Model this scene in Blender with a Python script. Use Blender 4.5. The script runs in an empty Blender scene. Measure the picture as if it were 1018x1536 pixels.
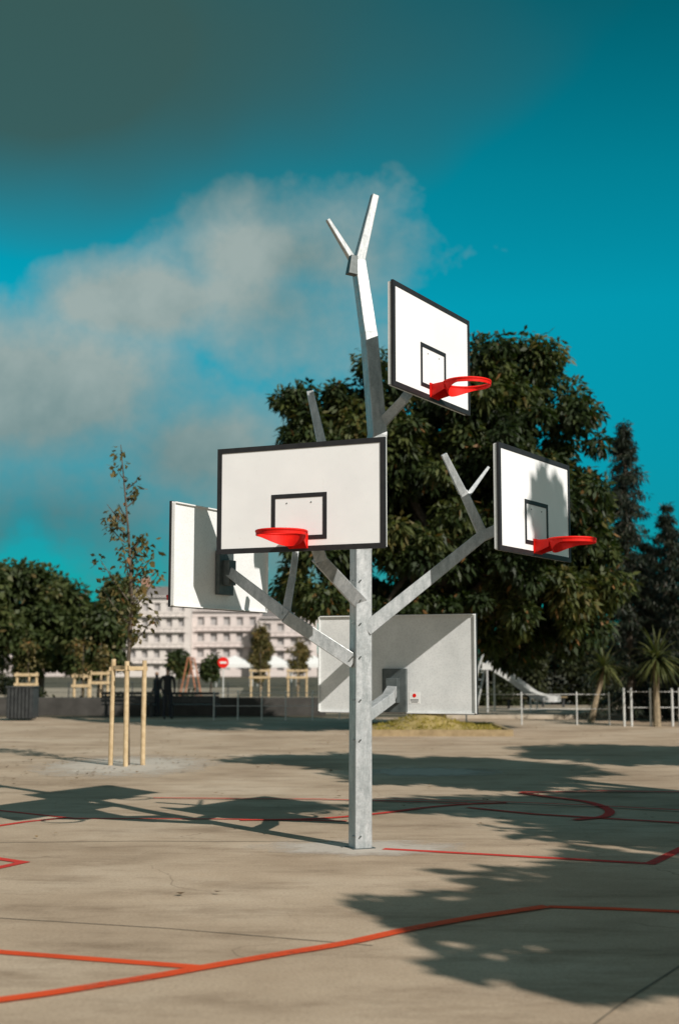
import bpy, math, random
import numpy as np
from mathutils import Vector, Matrix

scene = bpy.context.scene
FPX = 1950.0
TA = 0.119
CA = 1/math.sqrt(1+TA*TA); SA = TA*CA
CAMZ = 1.78

# ------------------------------------------------------------ placement helpers (metres)
def ray(px, py):
    u = (px-509)/FPX; v = (768-py)/FPX
    return Vector((u, CA - v*SA, SA + v*CA))
def W(px, py, Y):
    d = ray(px, py); t = Y/d.y
    return Vector((d.x*t, Y, CAMZ + d.z*t))
def G(px, py, z=0.0):
    d = ray(px, py); t = (z-CAMZ)/d.z
    return Vector((d.x*t, d.y*t, z))

# ------------------------------------------------------------ node helpers
def new_mat(name):
    m = bpy.data.materials.new(name); m.use_nodes = True
    nt = m.node_tree; nt.nodes.clear()
    out = nt.nodes.new('ShaderNodeOutputMaterial')
    b = nt.nodes.new('ShaderNodeBsdfPrincipled')
    nt.links.new(b.outputs[0], out.inputs[0])
    return m, nt, b, out
def lk(nt, a, b): nt.links.new(a, b)
def noise(nt, vec, scale, detail=5, rough=0.6, dist=0.0):
    n = nt.nodes.new('ShaderNodeTexNoise')
    n.inputs['Scale'].default_value = scale; n.inputs['Detail'].default_value = detail
    n.inputs['Roughness'].default_value = rough; n.inputs['Distortion'].default_value = dist
    if vec is not None: lk(nt, vec, n.inputs['Vector'])
    return n.outputs['Fac']
def ramp(nt, fac, stops, interp='LINEAR'):
    r = nt.nodes.new('ShaderNodeValToRGB'); r.color_ramp.interpolation = interp
    el = r.color_ramp.elements
    while len(el) < len(stops): el.new(0.5)
    for e, (p, c) in zip(el, stops):
        e.position = p; e.color = (c[0], c[1], c[2], 1) if hasattr(c, '__len__') else (c, c, c, 1)
    lk(nt, fac, r.inputs[0]); return r.outputs[0]
def mixc(nt, fac, a, b, mode='MIX'):
    m = nt.nodes.new('ShaderNodeMix'); m.data_type = 'RGBA'; m.blend_type = mode
    for s, v in ((m.inputs[0], fac), (m.inputs[6], a), (m.inputs[7], b)):
        if hasattr(v, 'links'): lk(nt, v, s)
        elif hasattr(v, '__len__'): s.default_value = (v[0], v[1], v[2], 1)
        else: s.default_value = v
    return m.outputs[2]
def math_(nt, op, a, b=0.0, clamp=False):
    m = nt.nodes.new('ShaderNodeMath'); m.operation = op; m.use_clamp = clamp
    for s, v in ((m.inputs[0], a), (m.inputs[1], b)):
        if hasattr(v, 'links'): lk(nt, v, s)
        else: s.default_value = v
    return m.outputs[0]
def bump(nt, b, h, strength=0.3, dist=0.02):
    n = nt.nodes.new('ShaderNodeBump'); n.inputs['Strength'].default_value = strength
    n.inputs['Distance'].default_value = dist
    lk(nt, h, n.inputs['Height']); lk(nt, n.outputs[0], b.inputs['Normal'])
def pos(nt):
    return nt.nodes.new('ShaderNodeNewGeometry').outputs['Position']

def simple(name, c1, c2, scale=6, rough=0.6, metal=0.0, bstr=0.0, detail=3):
    m, nt, b, o = new_mat(name)
    p = pos(nt)
    f = noise(nt, p, scale, detail)
    lk(nt, ramp(nt, f, [(0.3, c1), (0.7, c2)]), b.inputs['Base Color'])
    b.inputs['Roughness'].default_value = rough; b.inputs['Metallic'].default_value = metal
    if bstr > 0: bump(nt, b, noise(nt, p, scale*6, 3), bstr, 0.01)
    return m

# ------------------------------------------------------------ materials
M_galv, nt, b, o = new_mat('galvanised_steel')
p = pos(nt)
vor = nt.nodes.new('ShaderNodeTexVoronoi'); vor.inputs['Scale'].default_value = 70; lk(nt, p, vor.inputs['Vector'])
spang = ramp(nt, vor.outputs['Color'], [(0.0, (0.42, 0.44, 0.45)), (1.0, (0.54, 0.56, 0.565))])
mpg = nt.nodes.new('ShaderNodeMapping'); lk(nt, p, mpg.inputs[0]); mpg.inputs['Scale'].default_value = (6, 6, 1.5)
big = ramp(nt, noise(nt, mpg.outputs[0], 2.2, 5, 0.7), [(0.32, (0.60, 0.63, 0.63)), (0.62, (1, 1, 1))])
lk(nt, mixc(nt, 1.0, spang, big, 'MULTIPLY'), b.inputs['Base Color'])
b.inputs['Metallic'].default_value = 0.35
lk(nt, ramp(nt, noise(nt, p, 20, 2), [(0.3, 0.34), (0.7, 0.58)]), b.inputs['Roughness'])

M_white, nt, b, o = new_mat('white_board_paint')
p = pos(nt)
sm = ramp(nt, noise(nt, p, 14, 5, 0.75), [(0.25, (0.86, 0.855, 0.845)), (0.40, (0.93, 0.93, 0.93))])
sm2 = ramp(nt, noise(nt, p, 1.3, 4, 0.6), [(0.3, (0.92, 0.925, 0.93)), (0.6, (1, 1, 1))])
lk(nt, mixc(nt, 1.0, sm, sm2, 'MULTIPLY'), b.inputs['Base Color'])
b.inputs['Roughness'].default_value = 0.35
def back_mat(name, a, c_):
    m, nt, b, o = new_mat(name)
    p = pos(nt)
    f = noise(nt, p, 3, 5, 0.65)
    vor = nt.nodes.new('ShaderNodeTexVoronoi'); vor.inputs['Scale'].default_value = 45; lk(nt, p, vor.inputs['Vector'])
    c = ramp(nt, f, [(0.3, a), (0.7, c_)])
    c2 = ramp(nt, vor.outputs['Distance'], [(0.0, (0.88, 0.88, 0.88)), (0.6, (1, 1, 1))])
    lk(nt, mixc(nt, 1.0, c, c2, 'MULTIPLY'), b.inputs['Base Color'])
    b.inputs['Roughness'].default_value = 0.5; b.inputs['Metallic'].default_value = 0.05
    return m
M_back = back_mat('board_back_metal', (0.58, 0.60, 0.595), (0.74, 0.755, 0.745))
M_back2 = back_mat('board_back_white', (0.78, 0.79, 0.78), (0.88, 0.88, 0.87))
M_black = simple('black_paint', (0.010, 0.010, 0.012), (0.018, 0.018, 0.02), 12, 0.55)
M_red, nt, b, o = new_mat('red_hoop_paint')
p = pos(nt)
lk(nt, ramp(nt, noise(nt, p, 14, 4), [(0.3, (0.60, 0.006, 0.004)), (0.7, (0.74, 0.014, 0.006))]), b.inputs['Base Color'])
b.inputs['Roughness'].default_value = 0.6; b.inputs['Specular IOR Level'].default_value = 0.2
M_darksteel = simple('dark_steel', (0.03, 0.033, 0.035), (0.06, 0.065, 0.065), 8, 0.5, 0.3)
M_bracket = simple('bracket_steel_shaded', (0.06, 0.075, 0.075), (0.12, 0.14, 0.14), 12, 0.5, 0.3)  # shade on the rear bracket is put into this darker steel colour
M_wood = simple('stake_wood', (0.42, 0.30, 0.16), (0.60, 0.46, 0.28), 9, 0.75)
M_timber = simple('edging_timber', (0.22, 0.16, 0.08), (0.36, 0.27, 0.15), 5, 0.8)
M_bark = simple('bark', (0.05, 0.038, 0.026), (0.12, 0.095, 0.07), 9, 0.9, 0, 0.6)
M_palebark = simple('pale_bark', (0.18, 0.14, 0.09), (0.32, 0.25, 0.16), 14, 0.9, 0, 0.5)
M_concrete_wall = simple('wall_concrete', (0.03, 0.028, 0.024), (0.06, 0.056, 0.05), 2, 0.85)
M_render = simple('facade_render', (0.58, 0.53, 0.50), (0.66, 0.61, 0.575), 0.4, 0.9)
M_render2 = simple('facade_stone', (0.56, 0.495, 0.47), (0.64, 0.57, 0.545), 0.4, 0.9)
M_glass = simple('window_glass', (0.32, 0.305, 0.30), (0.42, 0.40, 0.395), 1.2, 0.5)
M_roof = simple('slate_roof', (0.13, 0.12, 0.115), (0.18, 0.165, 0.16), 0.8, 0.8)
M_rail = simple('balcony_paint', (0.40, 0.37, 0.35), (0.45, 0.42, 0.40), 0.8, 0.7)
M_brick = simple('chimney_brick', (0.28, 0.15, 0.10), (0.36, 0.2, 0.14), 2, 0.8)
M_light = simple('pale_metal', (0.55, 0.56, 0.54), (0.68, 0.68, 0.66), 5, 0.4, 0.2)
M_signw = simple('sign_white', (0.7, 0.7, 0.68), (0.8, 0.8, 0.78), 5, 0.4)

def leaf_mat(name, dark, mid, light, brown=None, trans=0.25):
    m, nt, b, o = new_mat(name)
    a = nt.nodes.new('ShaderNodeAttribute'); a.attribute_name = 'tint'
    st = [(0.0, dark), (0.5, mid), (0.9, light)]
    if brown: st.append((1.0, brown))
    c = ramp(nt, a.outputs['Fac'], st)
    lk(nt, c, b.inputs['Base Color']); b.inputs['Roughness'].default_value = 0.55
    b.inputs['Specular IOR Level'].default_value = 0.3
    t = nt.nodes.new('ShaderNodeBsdfTranslucent')
    lk(nt, mixc(nt, 1.0, c, (1.3, 1.5, 0.6), 'MULTIPLY'), t.inputs[0])
    mx = nt.nodes.new('ShaderNodeMixShader'); mx.inputs[0].default_value = trans
    lk(nt, b.outputs[0], mx.inputs[1]); lk(nt, t.outputs[0], mx.inputs[2]); lk(nt, mx.outputs[0], o.inputs[0])
    return m
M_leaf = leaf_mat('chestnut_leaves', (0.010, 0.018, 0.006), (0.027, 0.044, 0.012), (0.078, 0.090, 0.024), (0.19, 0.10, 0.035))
M_leafB = leaf_mat('plane_leaves', (0.020, 0.031, 0.010), (0.042, 0.06, 0.018), (0.078, 0.092, 0.028), (0.12, 0.09, 0.035))
M_leafC = leaf_mat('conifer_needles', (0.008, 0.013, 0.008), (0.016, 0.024, 0.014), (0.03, 0.038, 0.018), None, 0.1)
M_leafS = leaf_mat('sapling_leaves', (0.06, 0.06, 0.02), (0.11, 0.09, 0.03), (0.16, 0.12, 0.04), (0.24, 0.11, 0.04))
M_leafP = leaf_mat('palm_leaves', (0.04, 0.055, 0.02), (0.08, 0.09, 0.03), (0.13, 0.13, 0.045), (0.2, 0.17, 0.08))
M_grassblade = leaf_mat('grass_blades', (0.20, 0.17, 0.03), (0.31, 0.25, 0.05), (0.38, 0.30, 0.08), (0.40, 0.28, 0.10))
M_hedge = leaf_mat('hedge_leaves', (0.010, 0.015, 0.006), (0.022, 0.028, 0.010), (0.045, 0.05, 0.018), None, 0.15)
M_dry = leaf_mat('dry_leaves', (0.10, 0.06, 0.03), (0.17, 0.10, 0.045), (0.24, 0.16, 0.07), None, 0.05)

# ------------------------------------------------------------ mesh builder
class MB:
    def __init__(s): s.v = []; s.f = []
    def add(s, vs, fs):
        k = len(s.v); s.v += [tuple(x) for x in vs]; s.f += [tuple(i+k for i in f) for f in fs]
    def box(s, c, size, ux=(1,0,0), uy=(0,1,0), uz=(0,0,1)):
        c = Vector(c); ux, uy, uz = Vector(ux), Vector(uy), Vector(uz)
        hx, hy, hz = size[0]/2, size[1]/2, size[2]/2
        vs = [c+ux*a*hx+uy*b_*hy+uz*d*hz for a in (-1,1) for b_ in (-1,1) for d in (-1,1)]
        s.add(vs, [(0,1,3,2),(4,6,7,5),(0,4,5,1),(2,3,7,6),(0,2,6,4),(1,5,7,3)])
    def prism(s, p0, p1, r0, r1, n=4, rot=math.pi/4, ref=None):
        p0, p1 = Vector(p0), Vector(p1); a = (p1-p0).normalized()
        if ref is None: ref = Vector((0,1,0)) if abs(a.z) > 0.5 else Vector((0,0,1))
        else: ref = Vector(ref)
        x = ref.cross(a).normalized(); y = a.cross(x)
        vs = []
        for P, r in ((p0, r0), (p1, r1)):
            for k in range(n):
                t = rot + 2*math.pi*k/n
                vs.append(P + x*math.cos(t)*r + y*math.sin(t)*r)
        fs = [(k, (k+1) % n, n+(k+1) % n, n+k) for k in range(n)]
        fs += [tuple(reversed(range(n))), tuple(range(n, 2*n))]
        s.add(vs, fs)
    def path(s, pts, rs, n=8, rot=0.0):
        for i in range(len(pts)-1): s.prism(pts[i], pts[i+1], rs[i], rs[i+1], n, rot)
    def obj(s, name, mat, parent=None, bevel=0, smooth=False):
        me = bpy.data.meshes.new(name); me.from_pydata(s.v, [], s.f); me.update()
        o = bpy.data.objects.new(name, me); scene.collection.objects.link(o)
        me.materials.append(mat)
        if smooth: me.polygons.foreach_set('use_smooth', [True]*len(me.polygons))
        if bevel:
            m = o.modifiers.new('b', 'BEVEL'); m.width = bevel; m.segments = 2; m.limit_method = 'ANGLE'
        if parent is not None: par(o, parent)
        return o
def empty(name, loc=(0,0,0)):
    e = bpy.data.objects.new(name, None); e.location = loc; e.empty_display_size = 0.3
    scene.collection.objects.link(e); return e
def par(o, e):
    o.parent = e; o.matrix_parent_inverse = Matrix.Translation(-Vector(e.location))

# ------------------------------------------------------------ foliage
def leaves_obj(name, C, R, per, L, Wd, mat, rng, parent, droop=0.5, flat=0.8, ctint=None, lie=False):
    n = len(C); N = n*per
    c = np.repeat(C, per, 0); r = np.repeat(R, per)[:, None]
    d = rng.normal(size=(N, 3)); d /= np.linalg.norm(d, axis=1)[:, None]
    rad = rng.random((N, 1))**0.45
    off = d*rad; off[:, 2] *= flat
    P = c + off*r
    ax = d*0.8 + rng.normal(size=(N, 3))*0.5; ax[:, 2] -= droop
    if lie: ax[:, 2] = 0.02
    ax /= np.linalg.norm(ax, axis=1)[:, None]
    up = rng.normal(size=(N, 3))*(0.15 if lie else 0.6); up[:, 2] += 1.0
    sd = np.cross(ax, up); sd /= (np.linalg.norm(sd, axis=1)[:, None]+1e-6)
    ln = (L*(0.6+0.8*rng.random((N, 1)))); wd = Wd*(0.7+0.6*rng.random((N, 1)))
    nrm = np.cross(sd, ax)
    v0 = P; v1 = P+ax*ln*0.5+sd*wd*0.5-nrm*wd*0.15; v2 = P+ax*ln; v3 = P+ax*ln*0.5-sd*wd*0.5-nrm*wd*0.15
    if not lie: v2[:, 2] -= ln[:, 0]*0.12
    V = np.stack([v0, v1, v2, v3], 1).reshape(-1, 3)
    me = bpy.data.meshes.new(name)
    me.vertices.add(4*N); me.vertices.foreach_set('co', V.ravel().astype(np.float32))
    me.loops.add(4*N); me.loops.foreach_set('vertex_index', np.arange(4*N, dtype=np.int32))
    me.polygons.add(N); me.polygons.foreach_set('loop_start', np.arange(0, 4*N, 4, dtype=np.int32))
    me.update(calc_edges=True)
    if ctint is None: ctint = rng.random(n)
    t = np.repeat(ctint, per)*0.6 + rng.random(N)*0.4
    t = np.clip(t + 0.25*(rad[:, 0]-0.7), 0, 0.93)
    t[rng.random(N) < 0.02] = 1.0
    at = me.attributes.new('tint', 'FLOAT', 'POINT'); at.data.foreach_set('value', np.repeat(t, 4).astype(np.float32))
    me.materials.append(mat); me.validate()
    o = bpy.data.objects.new(name, me); scene.collection.objects.link(o)
    if parent is not None: par(o, parent)
    return o

def clumps(lobes, n, rng, shell=0.5):
    lob = np.array(lobes, float)
    vol = (lob[:, 3]*lob[:, 4]*lob[:, 5])**(0.75); pr = vol/vol.sum()
    idx = rng.choice(len(lob), n, p=pr)
    d = rng.normal(size=(n, 3)); d /= np.linalg.norm(d, axis=1)[:, None]
    rad = shell + (1-shell)*rng.random((n, 1))**0.7
    return lob[idx, :3] + d*rad*lob[idx, 3:6]

def broadleaf(name, base, lobes, n, per, cr, L, Wd, mat, seed, tr=0.25, fork=2.2, limbs=14, droop=0.5, shell=0.45, bark=None):
    rng = np.random.default_rng(seed); base = Vector(base)
    e = empty(name, base)
    C = clumps(lobes, n, rng, shell)
    zmin = base.z+1.0; C[:, 2] = np.maximum(C[:, 2], zmin)
    R = cr*(0.55+0.9*rng.random(n))
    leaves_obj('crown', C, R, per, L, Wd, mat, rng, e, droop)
    mb = MB()
    top = Vector(np.mean(np.array(lobes)[:, :3], 0)); f = base+Vector((0.1, 0, fork))
    mb.path([base-Vector((0,0,0.1)), base+Vector((0.03,0,0.35)), f], [tr*1.4, tr, tr*0.8], 10)
    mid = f.lerp(top, 0.6); mb.path([f, mid, top+Vector((0,0,0.6))], [tr*0.8, tr*0.5, tr*0.2], 8)
    for k in range(limbs):
        t = Vector(C[rng.integers(n)]); s = f.lerp(mid, rng.random())
        m = s.lerp(t, 0.5)+Vector((0, 0, 0.12*(t-s).length))
        mb.path([s, m, t], [tr*0.42, tr*0.26, tr*0.08], 6)
    mb.obj('trunk', bark or M_bark, e, smooth=True)
    return e

# ------------------------------------------------------------ ground
M_ground, nt, b, o = new_mat('concrete_ground')
p = pos(nt)
c = ramp(nt, noise(nt, p, 0.35, 5, 0.62), [(0.28, (0.285, 0.208, 0.140)), (0.5, (0.405, 0.312, 0.222)), (0.72, (0.50, 0.405, 0.305))])
mps = nt.nodes.new('ShaderNodeMapping'); lk(nt, p, mps.inputs[0]); mps.inputs['Rotation'].default_value = (0, 0, 0.25); mps.inputs['Scale'].default_value = (0.6, 1.6, 1)
st = ramp(nt, noise(nt, mps.outputs[0], 1.1, 6, 0.72), [(0.30, (0.56, 0.52, 0.48)), (0.5, (1, 1, 1)), (0.75, (1.12, 1.12, 1.12))])
c = mixc(nt, 0.85, c, st, 'MULTIPLY')
gr = ramp(nt, noise(nt, p, 40, 3, 0.8), [(0.3, (0.72, 0.70, 0.68)), (0.5, (1, 1, 1)), (0.72, (1.15, 1.15, 1.14))])
c = mixc(nt, 0.8, c, gr, 'MULTIPLY')
nd = nt.nodes.new('ShaderNodeTexNoise'); nd.inputs['Scale'].default_value = 1.1; nd.inputs['Detail'].default_value = 4; lk(nt, p, nd.inputs['Vector'])
va = nt.nodes.new('ShaderNodeVectorMath'); va.operation = 'ADD'; lk(nt, p, va.inputs[0]); lk(nt, nd.outputs['Color'], va.inputs[1])
vo = nt.nodes.new('ShaderNodeTexVoronoi'); vo.feature = 'DISTANCE_TO_EDGE'; vo.inputs['Scale'].default_value = 0.28; lk(nt, va.outputs[0], vo.inputs['Vector'])
crk = ramp(nt, vo.outputs['Distance'], [(0.0, (0.45, 0.43, 0.4)), (0.004, (1, 1, 1))])
cm = ramp(nt, nd.outputs['Fac'], [(0.45, 0.0), (0.6, 0.7)])
c = mixc(nt, cm, c, mixc(nt, 1.0, c, crk, 'MULTIPLY'))
lk(nt, c, b.inputs['Base Color']); b.inputs['Roughness'].default_value = 0.9
b.inputs['Specular IOR Level'].default_value = 0.25
bump(nt, b, noise(nt, p, 70, 2, 0.8), 0.45, 0.008)

mb = MB(); S = 1500
mb.add([(-S,-60,0),(S,-60,0),(S,S,0),(-S,S,0)], [(0,1,2,3)])
mb.obj('ground', M_ground)

M_soil = simple('park_ground', (0.035, 0.032, 0.018), (0.09, 0.075, 0.04), 0.8, 0.95)
M_sand = simple('play_area_surface', (0.22, 0.18, 0.13), (0.32, 0.27, 0.2), 0.7, 0.95)
M_patch = simple('pale_cement', (0.34, 0.29, 0.22), (0.46, 0.40, 0.32), 3, 0.9)
M_joint = simple('joint_filler', (0.08, 0.065, 0.045), (0.18, 0.145, 0.10), 5, 0.95)
mb = MB(); mb.add([(-400,47.5,0.004),(400,45.5,0.004),(400,900,0.004),(-400,900,0.004)], [(0,1,2,3)]); mb.obj('park_ground', M_soil)
mb = MB(); mb.add([(-3,50,0.008),(20,49,0.008),(30,75,0.008),(-6,78,0.008)], [(0,1,2,3)]); mb.obj('play_area_surface', M_sand)
mb = MB(); mb.add([(-30,52,0.008),(-4.5,52,0.008),(-8,110,0.008),(-60,110,0.008)], [(0,1,2,3)]); mb.obj('promenade', M_sand)

def blob(name, c, rx, ry, z, mat, seed):
    rnd = random.Random(seed); n = 40; ph = [rnd.random()*6 for _ in range(4)]
    vs = [(c[0], c[1], z)]
    for k in range(n):
        t = 2*math.pi*k/n; q = 1+0.10*math.sin(3*t+ph[0])+0.07*math.sin(5*t+ph[1])+0.05*math.sin(9*t+ph[2])
        vs.append((c[0]+rx*q*math.cos(t), c[1]+ry*q*math.sin(t), z))
    mb = MB(); mb.add(vs, [(0, k+1, (k+1) % n+1) for k in range(n)]); return mb.obj(name, mat)

def fade_mat(name, centre, rx, ry, col):
    m, nt, b, o = new_mat(name); p = pos(nt)
    mp = nt.nodes.new('ShaderNodeVectorMath'); mp.operation = 'SUBTRACT'; lk(nt, p, mp.inputs[0]); mp.inputs[1].default_value = (centre[0], centre[1], 0)
    m2 = nt.nodes.new('ShaderNodeVectorMath'); m2.operation = 'MULTIPLY'; lk(nt, mp.outputs[0], m2.inputs[0]); m2.inputs[1].default_value = (1/rx, 1/ry, 0)
    ln = nt.nodes.new('ShaderNodeVectorMath'); ln.operation = 'LENGTH'; lk(nt, m2.outputs[0], ln.inputs[0])
    f = math_(nt, 'ADD', ln.outputs['Value'], math_(nt, 'MULTIPLY', math_(nt, 'SUBTRACT', noise(nt, p, 2.5, 5, 0.7), 0.5), 1.2))
    a = ramp(nt, f, [(0.45, 0.8), (0.95, 0.0)])
    g = ramp(nt, noise(nt, p, 40, 3, 0.8), [(0.3, (col[0]*0.8, col[1]*0.8, col[2]*0.8)), (0.7, col)])
    lk(nt, g, b.inputs['Base Color']); b.inputs['Roughness'].default_value = 0.9
    tr = nt.nodes.new('ShaderNodeBsdfTransparent'); mx = nt.nodes.new('ShaderNodeMixShader')
    lk(nt, a, mx.inputs[0]); lk(nt, tr.outputs[0], mx.inputs[1]); lk(nt, b.outputs[0], mx.inputs[2]); lk(nt, mx.outputs[0], o.inputs[0])
    return m
PB = G(540, 1272)
blob('cement_patch', (PB.x, PB.y), 1.2, 0.7, 0.004, fade_mat('pale_cement_fade', (PB.x, PB.y), 1.2, 0.7, (0.58, 0.52, 0.45)), 1)
SP = G(190, 1148)
blob('gravel_bed', (SP.x, SP.y), 1.9, 3.0, 0.004, fade_mat('gravel_fade', (SP.x, SP.y), 1.9, 3.0, (0.60, 0.54, 0.46)), 2)
q = G(640, 1158); blob('cement_patch', (q.x, q.y), 1.5, 1.2, 0.004, fade_mat('pale_cement_fade2', (q.x, q.y), 1.5, 1.2, (0.54, 0.48, 0.41)), 3)

def paint(name, col):
    m, nt, b, o = new_mat(name); p = pos(nt)
    w = noise(nt, p, 22, 5, 0.8); w2 = noise(nt, p, 1.2, 3)
    s = math_(nt, 'ADD', math_(nt, 'MULTIPLY', w, 0.7), math_(nt, 'MULTIPLY', w2, 0.5))
    a = ramp(nt, s, [(0.42, 0.45), (0.58, 0.95)])
    cc = ramp(nt, w2, [(0.3, (col[0]*0.8, col[1]*0.75, col[2])), (0.7, col)])
    lk(nt, cc, b.inputs['Base Color']); b.inputs['Roughness'].default_value = 0.8
    b.inputs['Specular IOR Level'].default_value = 0.2
    tr = nt.nodes.new('ShaderNodeBsdfTransparent'); mx = nt.nodes.new('ShaderNodeMixShader')
    lk(nt, a, mx.inputs[0]); lk(nt, tr.outputs[0], mx.inputs[1]); lk(nt, b.outputs[0], mx.inputs[2]); lk(nt, mx.outputs[0], o.inputs[0])
    return m
M_orange = paint('orange_court_paint', (0.68, 0.078, 0.016))
M_redp = paint('red_court_paint', (0.58, 0.048, 0.030))
def strip(mb, pts, w, z):
    pts = [Vector((a[0], a[1], 0)) for a in pts]
    L, R = [], []
    for i, q in enumerate(pts):
        d0 = (q-pts[i-1]).normalized() if i > 0 else (pts[1]-q).normalized()
        d1 = (pts[i+1]-q).normalized() if i < len(pts)-1 else d0
        t = (d0+d1).normalized(); n = Vector((-t.y, t.x, 0)); k = 1/max(0.5, math.sqrt((1+d0.dot(d1))/2))
        L.append((q.x+n.x*w/2*k, q.y+n.y*w/2*k, z)); R.append((q.x-n.x*w/2*k, q.y-n.y*w/2*k, z))
    m = len(pts); mb.add(L+R, [(i, m+i, m+i+1, i+1) for i in range(m-1)])
def catmull(P, n=8):
    out = []
    Q = [P[0]]+P+[P[-1]]
    for i in range(1, len(Q)-2):
        for k in range(n):
            t = k/n; a, b_, c_, d = Q[i-1], Q[i], Q[i+1], Q[i+2]
            out.append(tuple(0.5*((2*b_[j])+(-a[j]+c_[j])*t+(2*a[j]-5*b_[j]+4*c_[j]-d[j])*t*t+(-a[j]+3*b_[j]-3*c_[j]+d[j])*t**3) for j in (0, 1)))
    out.append((P[-1][0], P[-1][1])); return out
def gl(*pp): return [tuple(G(a, b_))[:2] for a, b_ in pp]
mk = empty('court_markings')
mb = MB()
strip(mb, catmull(gl((-60,1510),(0,1502),(80,1491),(160,1478),(240,1465),(300,1454),(420,1433),(520,1416),(620,1394),(720,1376),(820,1361))), 0.115, 0.010)
mb.obj('arc', M_orange, mk)
mb = MB(); strip(mb, gl((822,1361),(920,1364),(1150,1374)), 0.10, 0.006); strip(mb, gl((-80,1421),(0,1429),(300,1452)), 0.105, 0.006)
mb.obj('line_near', M_orange, mk)
mb = MB()
strip(mb, gl((575,1274),(780,1285),(975,1296),(1100,1236)), 0.11, 0.006)
strip(mb, gl((-60,1280),(35,1294),(-60,1315)), 0.11, 0.006)
strip(mb, gl((-40,1245),(40,1233),(100,1227)), 0.10, 0.006)
strip(mb, gl((-30,1213),(110,1228),(330,1229),(520,1232)), 0.07, 0.006)
strip(mb, catmull(gl((360,1231),(470,1229),(560,1222),(640,1212),(700,1207),(760,1205))), 0.11, 0.010)
strip(mb, gl((230,1198),(480,1200),(700,1206)), 0.08, 0.014)
strip(mb, gl((700,1212),(800,1222),(1100,1240)), 0.10, 0.010)
strip(mb, catmull(gl((780,1190),(820,1196),(880,1204),(912,1216),(905,1226),(860,1231))), 0.12, 0.014)
strip(mb, gl((780,1190),(900,1188),(1080,1190)), 0.12, 0.018)
strip(mb, gl((560,1200),(700,1203),(880,1210),(1100,1222)), 0.08, 0.022)
mb.obj('line_far', M_redp, mk)
mb = MB()
strip(mb, gl((-60,1374),(250,1393),(560,1419)), 0.012, 0.004); strip(mb, gl((860,1560),(940,1500),(1040,1436)), 0.014, 0.004)
strip(mb, gl((-60,1265),(200,1262),(520,1263)), 0.015, 0.004)
mb.obj('expansion_joints', M_joint)

# ------------------------------------------------------------ basketball tree
BT = empty('basketball_hoop_tree', PB)
PY = PB.y
def TP(px, py, dY=0.0): return W(px, py, PY+dY)
mb = MB()
r45 = math.pi/4 + math.radians(22)
base = Vector((PB.x, PY, -0.05)); t1 = TP(541, 820)
mb.prism(base, t1, 0.128, 0.122, 4, r45)
t2 = TP(566, 650, -0.05); t3 = TP(553, 500, 0.0); t4 = TP(537, 392, 0.05)
mb.prism(t1-Vector((0,0,0.04)), t2, 0.122, 0.112, 4, r45)
mb.prism(t2-Vector((0,0,0.03)), t3, 0.112, 0.10, 4, r45)
mb.prism(t3-Vector((0,0,0.02)), t4, 0.10, 0.088, 4, r45)
mb.prism(t4-Vector((0.0,0,0.03)), TP(562, 293, 0.1), 0.075, 0.052, 4, r45)
mb.prism(t4-Vector((0.02,0,0.05)), TP(491, 329, -0.1), 0.05, 0.03, 4, r45)
mb.obj('trunk', M_galv, BT, bevel=0.008)
mb = MB()
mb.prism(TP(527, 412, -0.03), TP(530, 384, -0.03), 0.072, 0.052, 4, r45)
mb.obj('fork_gusset', M_bracket, BT, bevel=0.004)

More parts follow.
